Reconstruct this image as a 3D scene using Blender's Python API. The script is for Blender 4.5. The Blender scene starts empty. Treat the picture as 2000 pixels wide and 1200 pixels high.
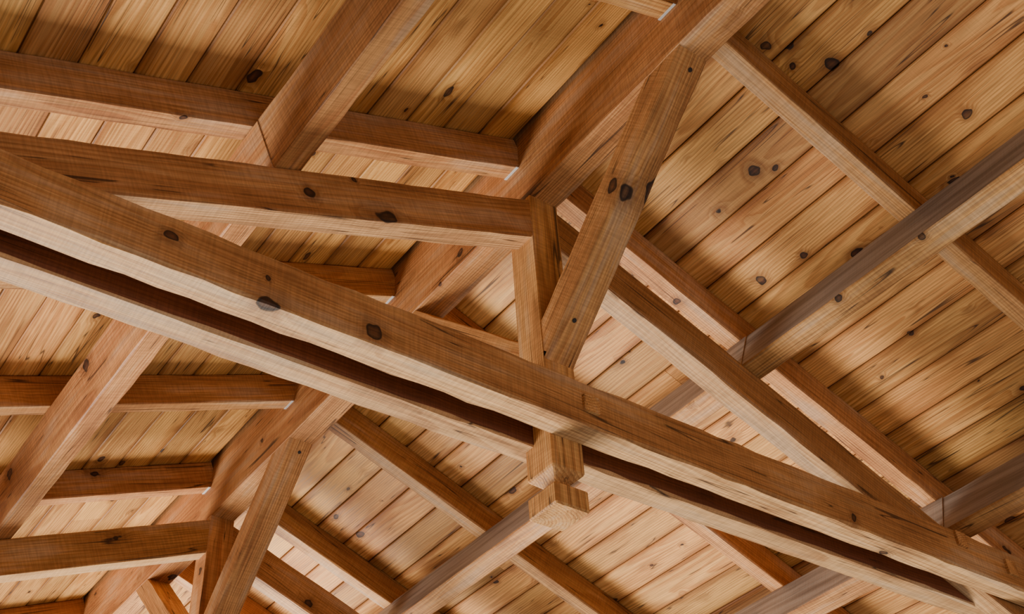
import bpy, math, random
from mathutils import Vector, Matrix
random.seed(7)
S=3.0; CX=.626; CAMZ=1.6
def P(x,y,z): return Vector((S*(x-CX), S*y, S*z+CAMZ))
T=.4; cs=1/math.sqrt(1+T*T); sn=T*cs
Z_=Vector((0,0,1))
def slope(side,a,y,perp=0):
    x=CX+side*(a+perp*sn); z=1-T*(a-.019)+perp*cs
    return P(x,y,z)
def nrm(side): return Vector((side*sn,0,cs))
RH=.0425; RW=.0235; PH=.0575; PW=.031; CH=.0507; CW=.028
# ---------------- camera ----------------
vx=Vector((4000,1700));vy=Vector((-2300,2130)); f=math.sqrt(-(vx.dot(vy)))
dx=Vector((vx.x,vx.y,f)).normalized();dy=Vector((vy.x,vy.y,f)).normalized();dz=dx.cross(dy)
right=Vector((dx.x,dy.x,dz.x));down=Vector((dx.y,dy.y,dz.y));fwd=Vector((dx.z,dy.z,dz.z))
cam=bpy.data.cameras.new('camera');co=bpy.data.objects.new('camera',cam);bpy.context.collection.objects.link(co)
M=Matrix((right,-down,-fwd)).transposed().to_4x4(); M.translation=P(0,0,0)
co.matrix_world=M; cam.sensor_width=36; cam.lens=f/2000*36; cam.clip_start=.05
bpy.context.scene.camera=co
def surf(px,py,pt,n,r):
    """measured spot on a timber face (plane pt,n): returns world position and radius in metres"""
    d=right*(px-1000)+down*(py-600)+fwd*f; o=P(0,0,0)
    t=(pt-o).dot(n)/d.dot(n); return (o+d*t, r*t)
Yp=Vector((0,1,0));Xp=Vector((1,0,0))
tf=lambda px,py,r:surf(px,py,P(0,.691,.6),Yp,r)
cf=lambda px,py,r:surf(px,py,P(0,.722,.6),Yp,r)
pb=lambda px,py,r:surf(px,py,slope(1,.318,0,-PH),nrm(1),r)
rb=lambda px,py,r:surf(px,py,slope(1,.318,0,RH),nrm(1),r)
xl=lambda px,py,r:surf(px,py,P(.607,0,0),Xp,r)
KN_BEAM=[tf(525,600,25),tf(730,648,18),tf(336,463,13),tf(522,541,7),tf(1668,1011,8),cf(605,378,12),cf(692,351,6),
 surf(1228,378,P(.618,0,0),Xp,19),surf(1200,366,P(.610,0,0),Xp,16),pb(1800,461,8),pb(1640,582,8),xl(898,494,10),surf(1325,590,slope(1,.3,0,0),nrm(1),8)]
KN_BOARD=[rb(1495,90,11),rb(1625,126,12),rb(1548,130,7),rb(1888,222,9),rb(1473,334,12),rb(1570,498,7),rb(1486,549,10),rb(1778,652,6)]

# ---------------- materials ----------------
def wood(name, light, mid, dark, rings=150, knot_r=.13, knot_thr=.45, kscale=(5,8,8), mott=.5, gray=0.0, rough=.5, bump=.35, var=.35, latec=.75, spots=(), edge=.5, saw=0.0, dust=0.0):
    m=bpy.data.materials.new(name); m.use_nodes=True
    nt=m.node_tree; N=nt.nodes; Lk=nt.links
    for n in list(N): N.remove(n)
    def nd(t,**k):
        n=N.new(t)
        for a,b in k.items(): setattr(n,a,b)
        return n
    def ln(a,b): Lk.new(a,b)
    def val(s,v):
        if isinstance(v,bpy.types.NodeSocket): ln(v,s)
        else: s.default_value=v
    def mth(op,a,b=0.0,c=None,clamp=False):
        n=nd('ShaderNodeMath',operation=op,use_clamp=clamp)
        val(n.inputs[0],a); val(n.inputs[1],b)
        if c is not None: val(n.inputs[2],c)
        return n.outputs[0]
    def vm(op,a,b):
        n=nd('ShaderNodeVectorMath',operation=op)
        val(n.inputs[0],a); val(n.inputs[1],b); return n.outputs[0]
    def mix(f,a,b,mode='MIX'):
        n=nd('ShaderNodeMix',data_type='RGBA',blend_type=mode)
        val(n.inputs[0],f); val(n.inputs[6],a); val(n.inputs[7],b); return n.outputs[2]
    def mr(v,a,b,c,d,sm=True):
        n=nd('ShaderNodeMapRange')
        if sm: n.interpolation_type='SMOOTHSTEP'
        val(n.inputs[0],v); n.inputs[1].default_value=a; n.inputs[2].default_value=b; n.inputs[3].default_value=c; n.inputs[4].default_value=d
        return n.outputs[0]
    def noise(v,sc,det=2,ro=.5):
        n=nd('ShaderNodeTexNoise'); val(n.inputs['Vector'],v); n.inputs['Scale'].default_value=sc; n.inputs['Detail'].default_value=det; n.inputs['Roughness'].default_value=ro
        return n
    wc=nd('ShaderNodeAttribute',attribute_name='wc').outputs['Vector']
    lc=nd('ShaderNodeAttribute',attribute_name='loc').outputs['Vector']
    rn=nd('ShaderNodeAttribute',attribute_name='rnd').outputs['Fac']
    C=lambda c:(c[0],c[1],c[2],1)
    # knots
    q=vm('MULTIPLY',wc,kscale)
    jn=noise(wc,22,1).outputs['Color']
    jv=vm('SUBTRACT',jn,(.5,.5,.5))
    q=vm('ADD',q,vm('MULTIPLY',jv,(.22,.22,.22)))
    vo=nd('ShaderNodeTexVoronoi'); ln(q,vo.inputs['Vector']); vo.inputs['Scale'].default_value=1.0
    d=vo.outputs['Distance']
    sc=nd('ShaderNodeSeparateColor'); ln(vo.outputs['Color'],sc.inputs[0])
    g2=mth('MULTIPLY',sc.outputs[1],sc.outputs[1])
    kr=mth('MULTIPLY_ADD',g2,knot_r*1.0,knot_r*.38)
    dn=mth('DIVIDE',d,kr)
    dn=mth('ADD',dn,mth('MULTIPLY',mth('LESS_THAN',sc.outputs[0],knot_thr),50))
    if spots:
        pos=nd('ShaderNodeNewGeometry').outputs['Position']
        pos=vm('ADD',pos,vm('MULTIPLY',jv,(.03,.03,.03)))
        for (c,r) in spots:
            n=nd('ShaderNodeVectorMath',operation='DISTANCE'); ln(pos,n.inputs[0]); n.inputs[1].default_value=tuple(c)
            dn=mth('MINIMUM',dn,mth('DIVIDE',n.outputs['Value'],r))
    knot=mr(dn,.86,1.02,1,0)
    halo=mr(dn,.9,3.0,1,0)
    rim=mth('MULTIPLY',mr(dn,.66,.95,0,1),mr(dn,.97,1.10,1,0))
    # growth rings
    nz=noise(vm('MULTIPLY',wc,(.9,5,5)),1.0,2).outputs['Color']
    pw=vm('ADD',wc,vm('MULTIPLY',vm('SUBTRACT',nz,(.5,.5,.5)),(0,.055,.055)))
    sx=nd('ShaderNodeSeparateXYZ'); ln(pw,sx.inputs[0])
    r=mth('SQRT',mth('ADD',mth('MULTIPLY',sx.outputs[1],sx.outputs[1]),mth('MULTIPLY',sx.outputs[2],sx.outputs[2])))
    r=mth('ADD',r,mth('MULTIPLY',mr(dn,0,3.2,1,0),.018))
    fib2=noise(vm('MULTIPLY',wc,(1.8,45,45)),1.0,3,.65).outputs['Fac']
    r=mth('ADD',r,mth('MULTIPLY',fib2,.003))
    mo=noise(vm('MULTIPLY',wc,(2.2,9,9)),1.0,3,.55).outputs['Fac']
    fr=mth('FRACT',mth('MULTIPLY',r,rings))
    late=mth('MULTIPLY',mr(fr,.2,.85,0,1),mr(fr,.9,1.0,1,0))
    fib=noise(vm('MULTIPLY',wc,(5,190,190)),1.0,2,.6).outputs['Fac']
    col=mix(mth('MULTIPLY',late,mr(mo,.3,.65,latec*.6,latec)),C(light),C(mid))
    col=mix(mth('MULTIPLY',mr(mo,.42,.74,0,1),mott),col,C(mid))
    col=mix(mth('MULTIPLY',mr(mth('MULTIPLY_ADD',fib2,.5,mth('MULTIPLY',mo,.5)),.52,.70,0,1),mott*.8),col,C(dark))
    if dust>0:
        col=mix(mth('MULTIPLY',mr(mth('MULTIPLY_ADD',fib2,.4,mth('MULTIPLY',mo,.6)),.50,.36,0,1),dust),col,(.44,.32,.215,1))
    # darker stained arrises
    sl=nd('ShaderNodeSeparateXYZ'); ln(lc,sl.inputs[0])
    ed=mth('MULTIPLY',mr(mth('ADD',mth('ABSOLUTE',sl.outputs[1]),mth('MULTIPLY',mth('SUBTRACT',mo,.5),.9)),.68,1.05,0,1),edge)
    col=mix(ed,col,C(mid)); col=mix(mth('MULTIPLY',ed,.45),col,C(dark))
    col=mix(mth('MULTIPLY',halo,.5),col,C(dark))
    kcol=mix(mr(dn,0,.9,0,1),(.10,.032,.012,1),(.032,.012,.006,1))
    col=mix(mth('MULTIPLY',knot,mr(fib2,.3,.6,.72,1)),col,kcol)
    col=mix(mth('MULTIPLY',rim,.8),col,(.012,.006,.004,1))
    # drying checks: thin dark cracks along the grain
    ck=noise(vm('MULTIPLY',wc,(.9,48,48)),1.0,0).outputs['Fac']
    crack=mth('MULTIPLY',mr(mth('ABSOLUTE',mth('SUBTRACT',ck,.5)),0,.022,1,0),mr(mo,.49,.53,0,1))
    col=mix(mth('MULTIPLY',crack,.85),col,(.03,.012,.006,1))
    hs=nd('ShaderNodeHueSaturation'); ln(col,hs.inputs['Color'])
    v=mth('MULTIPLY_ADD',rn,var,1-var*.5)
    v=mth('MULTIPLY',v,mr(fib,.25,.75,.76,1.18))
    bw=noise(vm('MULTIPLY',wc,(170,14,14)),1.0,1).outputs['Fac']
    if saw>0: v=mth('MULTIPLY',v,mr(bw,.3,.7,1-saw,1+saw))
    ln(v,hs.inputs['Value'])
    rn2=mth('FRACT',mth('MULTIPLY',rn,7.31))
    ln(mth('MULTIPLY_ADD',rn2,.010,.497),hs.inputs['Hue'])
    hs.inputs['Saturation'].default_value=1.0
    col=hs.outputs[0]
    if gray>0:
        col=mix(gray,col,mix(mr(fib2,.3,.7,0,1),(.18,.150,.122,1),(.38,.325,.27,1)))
    bs=nd('ShaderNodeBsdfPrincipled'); ln(col,bs.inputs['Base Color'])
    val(bs.inputs['Roughness'],mr(fib,.2,.8,rough-.08,rough+.1))
    bs.inputs['Specular IOR Level'].default_value=.28
    bp=nd('ShaderNodeBump'); bp.inputs['Strength'].default_value=bump; bp.inputs['Distance'].default_value=.004
    hgt=mth('ADD',mth('MULTIPLY',fib,.6),mth('MULTIPLY',bw,.4))
    ln(hgt,bp.inputs['Height']); ln(bp.outputs[0],bs.inputs['Normal'])
    o=nd('ShaderNodeOutputMaterial'); ln(bs.outputs[0],o.inputs[0])
    return m
M_board=wood('pine_boards',(.64,.322,.100),(.40,.150,.036),(.17,.052,.013),rings=95,knot_r=.115,knot_thr=.2,kscale=(5.5,9,9),mott=.58,var=.5,latec=.8,spots=KN_BOARD,edge=.8,rough=.55)
bc=((.55,.265,.092),(.33,.122,.038),(.14,.045,.014))
KB=dict(rings=110,knot_r=.13,knot_thr=.52,kscale=(3.6,6,6),mott=.65,var=.28,latec=.85,spots=KN_BEAM,edge=.35,saw=.10,rough=.58,dust=.45)
M_beam=wood('beam_timber',*bc,**KB)
M_gray=wood('gray_timber',*bc,rings=120,knot_thr=.6,gray=.85)  # gray tint mixed over the timber colour, for one purlin side face
M_pale=wood('pale_lit_timber',(.60,.335,.145),(.40,.185,.070),(.19,.070,.026),**KB)  # pale weathered undersides, light from below partly put into the colour
M_dark=wood('dark_timber',(.20,.070,.033),(.12,.038,.019),(.06,.018,.011),**{**KB,'dust':0})  # darker red-brown timber colour for the back tie beam's front face
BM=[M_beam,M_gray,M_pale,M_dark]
def plain(name,c,rough,metal=0):
    m=bpy.data.materials.new(name); m.use_nodes=True
    nt=m.node_tree; b=nt.nodes['Principled BSDF']
    n=nt.nodes.new('ShaderNodeTexNoise'); n.inputs['Scale'].default_value=60
    r=nt.nodes.new('ShaderNodeValToRGB'); r.color_ramp.elements[0].color=(c[0]*.7,c[1]*.7,c[2]*.7,1); r.color_ramp.elements[1].color=(*c,1)
    nt.links.new(n.outputs['Fac'],r.inputs[0]); nt.links.new(r.outputs[0],b.inputs['Base Color'])
    b.inputs['Roughness'].default_value=rough; b.inputs['Metallic'].default_value=metal
    return m
M_metal=plain('galvanised_strip',(.75,.76,.76),.5,.2)
M_screw=plain('dark_screw',(.05,.04,.035),.5,.6)
M_deck=plain('roof_deck',(.12,.08,.05),.9)

# ---------------- mesh helpers ----------------
class MB:
    def __init__(s): s.v=[];s.f=[];s.wc=[];s.rn=[];s.mi=[];s.lc=[]
    def build(s,name,mats,parent=None):
        me=bpy.data.meshes.new(name); me.from_pydata([tuple(v) for v in s.v],[],s.f)
        for m in mats: me.materials.append(m)
        a=me.attributes.new('wc','FLOAT_VECTOR','POINT'); a.data.foreach_set('vector',[c for w in s.wc for c in w])
        a=me.attributes.new('loc','FLOAT_VECTOR','POINT'); a.data.foreach_set('vector',[c for w in s.lc for c in w])
        b=me.attributes.new('rnd','FLOAT','POINT'); b.data.foreach_set('value',s.rn)
        if s.mi: me.polygons.foreach_set('material_index',s.mi)
        me.update()
        o=bpy.data.objects.new(name,me); bpy.context.collection.objects.link(o)
        if parent: o.parent=parent
        return o
def offs(board=False):
    if board: return (random.uniform(0,90),random.uniform(-.07,.07),random.choice((-1,1))*random.uniform(.015,.08),random.uniform(-.02,.02),random.uniform(-.03,.03))
    return (random.uniform(0,90),random.uniform(-.12,.12),random.choice((-1,1))*random.uniform(.03,.13),random.uniform(-.015,.015),random.uniform(-.02,.02))
def prism(mb,p0,p1,up,w,h,c=.004,seg=.08,rough=.8,board=False,fm={}):
    """bar from p0 to p1 (centre line), w across, h along 'up'; fm maps face index (1 bottom,3 +side,5 top,7 -side) to material slot"""
    ax=(p1-p0); L=ax.length; ax.normalize()
    up=(up-ax*up.dot(ax)).normalized(); sd=up.cross(ax)
    n=max(1,int(L/seg)); base=len(mb.v); o=offs(board); rn=random.random()
    sq=[(-1,-1),(1,-1),(1,1),(-1,1)]
    for i in range(n+1):
        t=L*i/n
        ring=[]
        cc=[c*(1+rough*random.uniform(-.7,.9)) for _ in range(4)]
        for k,(a,b) in enumerate(sq):
            A=a*w/2;B=b*h/2;e=cc[k]
            pa=(A-a*e,B); pb_=(A,B-b*e)
            ring+= [pb_,pa] if k in(0,2) else [pa,pb_]
        for (A,B) in ring:
            mb.v.append(p0+ax*t+sd*A+up*B)
            mb.wc.append((t+o[0],A+o[1]+o[3]*t,B+o[2]+o[4]*t)); mb.rn.append(rn)
            mb.lc.append((t,A/(w/2),B/(h/2)))
    for i in range(n):
        for k in range(8):
            a=base+i*8+k;b=base+i*8+(k+1)%8
            mb.f.append((a,b,b+8,a+8))
            mb.mi.append(fm.get(k,0))
    mb.f.append(tuple(base+k for k in reversed(range(8)))); mb.mi.append(0)
    mb.f.append(tuple(base+n*8+k for k in range(8))); mb.mi.append(0)
def beam(name,p0,p1,up,w,h,parent=None,mats=None,**k):
    mb=MB(); prism(mb,p0,p1,up,w,h,**k); return mb.build(name,mats or [M_beam],parent)
def empty(name,loc=(0,0,0)):
    e=bpy.data.objects.new(name,None); bpy.context.collection.objects.link(e); e.empty_display_size=.2; return e
Y0=-1.1; Y1=3.3
# ---------------- ceiling boards ----------------
ceil=empty('ceiling')
BW=.0515
for side,nm in((-1,'boards_left_slope'),(1,'boards_right_slope')):
    mb=MB(); nb=23
    for i in range(nb):
        s0=-.012+i*BW; mid=s0+BW/2
        a=.019+mid*cs
        y=Y0-random.uniform(0,1)
        while y<Y1:
            l=random.uniform(1.4,2.4); ye=min(y+l,Y1+.2)
            dz_=random.uniform(0,.0007)
            p0=slope(side,a,y+.0002,RH+.004+dz_);p1=slope(side,a,ye-.0002,RH+.004+dz_)
            prism(mb,p0,p1,nrm(side),BW*S-.004,.022,c=.0035,seg=.5,rough=.3,board=True)
            y=ye
    mb.build(nm,[M_board],ceil)
mb=MB()
for side in(-1,1):
    c=.019+nb*BW*cs/2-.006
    prism(mb,slope(side,c,Y0-1,RH+.016),slope(side,c,Y1+.2,RH+.016),nrm(side),nb*BW*S+.09,.03,c=.002,seg=5)
mb.build('roof_deck',[M_deck],ceil)
# ---------------- ridge ----------------
mb=MB()
prism(mb,P(CX,Y0-.2,1.002),P(CX,Y1,1.002),Z_,.038*S,.118*S,c=.004)
mb.build('ridge_beam',[M_beam])
# ---------------- rafters ----------------
for k in range(-6,10):
    yc=.7587+.267*k-RW/2
    for side in(-1,1):
        r=empty('rafter')
        beam('rafter_timber',slope(side,.008,yc,RH/2),slope(side,1.09,yc,RH/2),nrm(side),RW*S,RH*S,parent=r,c=.0035)
        m2=MB(); prism(m2,slope(side,.0195,yc,-.0004),slope(side,.0225,yc,-.0004),nrm(side),RW*S*1.02,.003,c=.0003,seg=1)
        m2.build('hanger_strip',[M_metal],r)
# ---------------- purlins ----------------
TY=[.722-.801,.722,.722+.801,.722+1.602,.722+2.403]
def purlin(side,a):
    r=empty('purlin')
    cuts=[Y0-.2]+[t+.004 for t in TY]+[Y1]
    for i in range(len(cuts)-1):
        w=PW-(.002 if i%2 else 0)
        p0=slope(side,a,cuts[i],-PH/2-.0004);p1=slope(side,a,cuts[i+1]-.0006,-PH/2-.0004)
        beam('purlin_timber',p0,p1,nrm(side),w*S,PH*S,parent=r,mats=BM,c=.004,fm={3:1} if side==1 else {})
purlin(-1,.325);purlin(1,.318);purlin(-1,.64);purlin(1,.631)
# ---------------- trusses ----------------
def truss(y):
    t=empty('roof_truss')
    pw=.038
    mb=MB(); o=offs(); rn=random.random()
    prof=[(.9435,.019)]+[(.9435-.3455*i/20,.019) for i in range(1,20)]+[(.597,.019),(.595,.0180),(.586,.0085),(.584,.0085),(.5775,.0185),(.576,.0197),(.557,.0197),(.555,.0183)]
    yc=y+pw/2-.0008
    for (z,hw) in prof:
        e=.0012
        for (a,b) in ((-hw,-hw+e),(-hw+e,-hw),(hw-e,-hw),(hw,-hw+e),(hw,hw-e),(hw-e,hw),(-hw+e,hw),(-hw,hw-e)):
            mb.v.append(P(CX+a,yc+b*1.05,z)); mb.wc.append((z*S+o[0],a*S+o[1],b*S+o[2])); mb.rn.append(rn); mb.lc.append((z,0,0))
    for i in range(len(prof)-1):
        for k in range(8):
            a=i*8+k;b=i*8+(k+1)%8; mb.f.append((a,a+8,b+8,b)); mb.mi.append(0)
    mb.f.append(tuple(range(8)));mb.f.append(tuple(reversed(range((len(prof)-1)*8,len(prof)*8)))); mb.mi+=[0,0]
    mb.build('king_post',[M_beam],t)
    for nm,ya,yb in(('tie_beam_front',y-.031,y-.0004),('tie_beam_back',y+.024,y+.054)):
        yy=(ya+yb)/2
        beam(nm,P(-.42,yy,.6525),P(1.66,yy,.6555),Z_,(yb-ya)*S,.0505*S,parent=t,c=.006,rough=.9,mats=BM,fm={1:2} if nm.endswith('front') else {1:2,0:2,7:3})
    for side in(-1,1):
        pp=-.0587-CH/2
        beam('top_chord_left' if side<0 else 'top_chord_right',slope(side,.040,y+CW/2,pp),slope(side,.77,y+CW/2,pp),nrm(side),CW*S,CH*S,parent=t,c=.004,mats=BM,fm={1:2})
    for d,nm in((-1,'ridge_brace_front'),(1,'ridge_brace_back')):
        yb=(y if d<0 else y+.038)
        th=.036; sl=.92; L=math.hypot(1,sl)
        q0=(yb-d*.02,.716-.02*sl); q1=(yb+d*.275,.716+.275*sl)
        oy=-d*th/2*sl/L; oz=th/2/L
        beam(nm,P(CX,q0[0]+oy,q0[1]+oz),P(CX,q1[0]+oy,q1[1]+oz),Vector((0,-d,1)),.0365*S,th*S,parent=t,c=.004)
    for (x,z) in((CX+.008,.653),(1.191,.668),(1.28,.655),(2*CX-1.191,.668)):
        m2=MB(); prism(m2,P(x,y-.034,z),P(x,y-.02,z),Z_,.019*S,.019*S,c=.003,seg=1); m2.build('peg',[M_beam],t)
    L=math.hypot(1,.92)
    for s,dx_ in((.035,-.004),(.235,.004)):
        c=P(CX+dx_,y-s,.716+s*.92); nn=Vector((0,-.92,-1)).normalized()
        m2=MB(); prism(m2,c-nn*.004,c+nn*.002,Vector((1,0,0)),.014,.014,c=.0045,seg=1,rough=0); m2.build('screw',[M_screw],t)
    return t
for y in TY: truss(y)

# ---------------- light ----------------
def area(name,loc,target,size,power,col):
    l=bpy.data.lights.new(name,'AREA');l.shape='RECTANGLE';l.size=size[0];l.size_y=size[1];l.energy=power;l.color=col
    o=bpy.data.objects.new(name,l);bpy.context.collection.objects.link(o);o.location=loc
    o.rotation_euler=(Vector(target)-Vector(loc)).to_track_quat('-Z','Y').to_euler()
area('window_light_end',(-2.2,9.0,-1.0),(0.3,2.8,4.2),(6,4),1800,(1,.95,.87))
area('fill_light_front',(-2.0,-6.5,1.2),(0,2.5,3.8),(6.0,2.5),170,(1,.94,.88))  # added unseen fill behind the camera, brightens the beam fronts
# daylight: bright sunlit ground below, dim horizon
w=bpy.data.worlds.new('world');bpy.context.scene.world=w;w.use_nodes=True
nt=w.node_tree; bg=nt.nodes['Background']
tc=nt.nodes.new('ShaderNodeTexCoord'); sp=nt.nodes.new('ShaderNodeSeparateXYZ'); nt.links.new(tc.outputs['Generated'],sp.inputs[0])
rp=nt.nodes.new('ShaderNodeMapRange'); nt.links.new(sp.outputs[2],rp.inputs[0])
rp.inputs[1].default_value=-.9; rp.inputs[2].default_value=0.0; rp.inputs[3].default_value=.50; rp.inputs[4].default_value=.15
nt.links.new(rp.outputs[0],bg.inputs[1]); bg.inputs[0].default_value=(1,.94,.86,1)
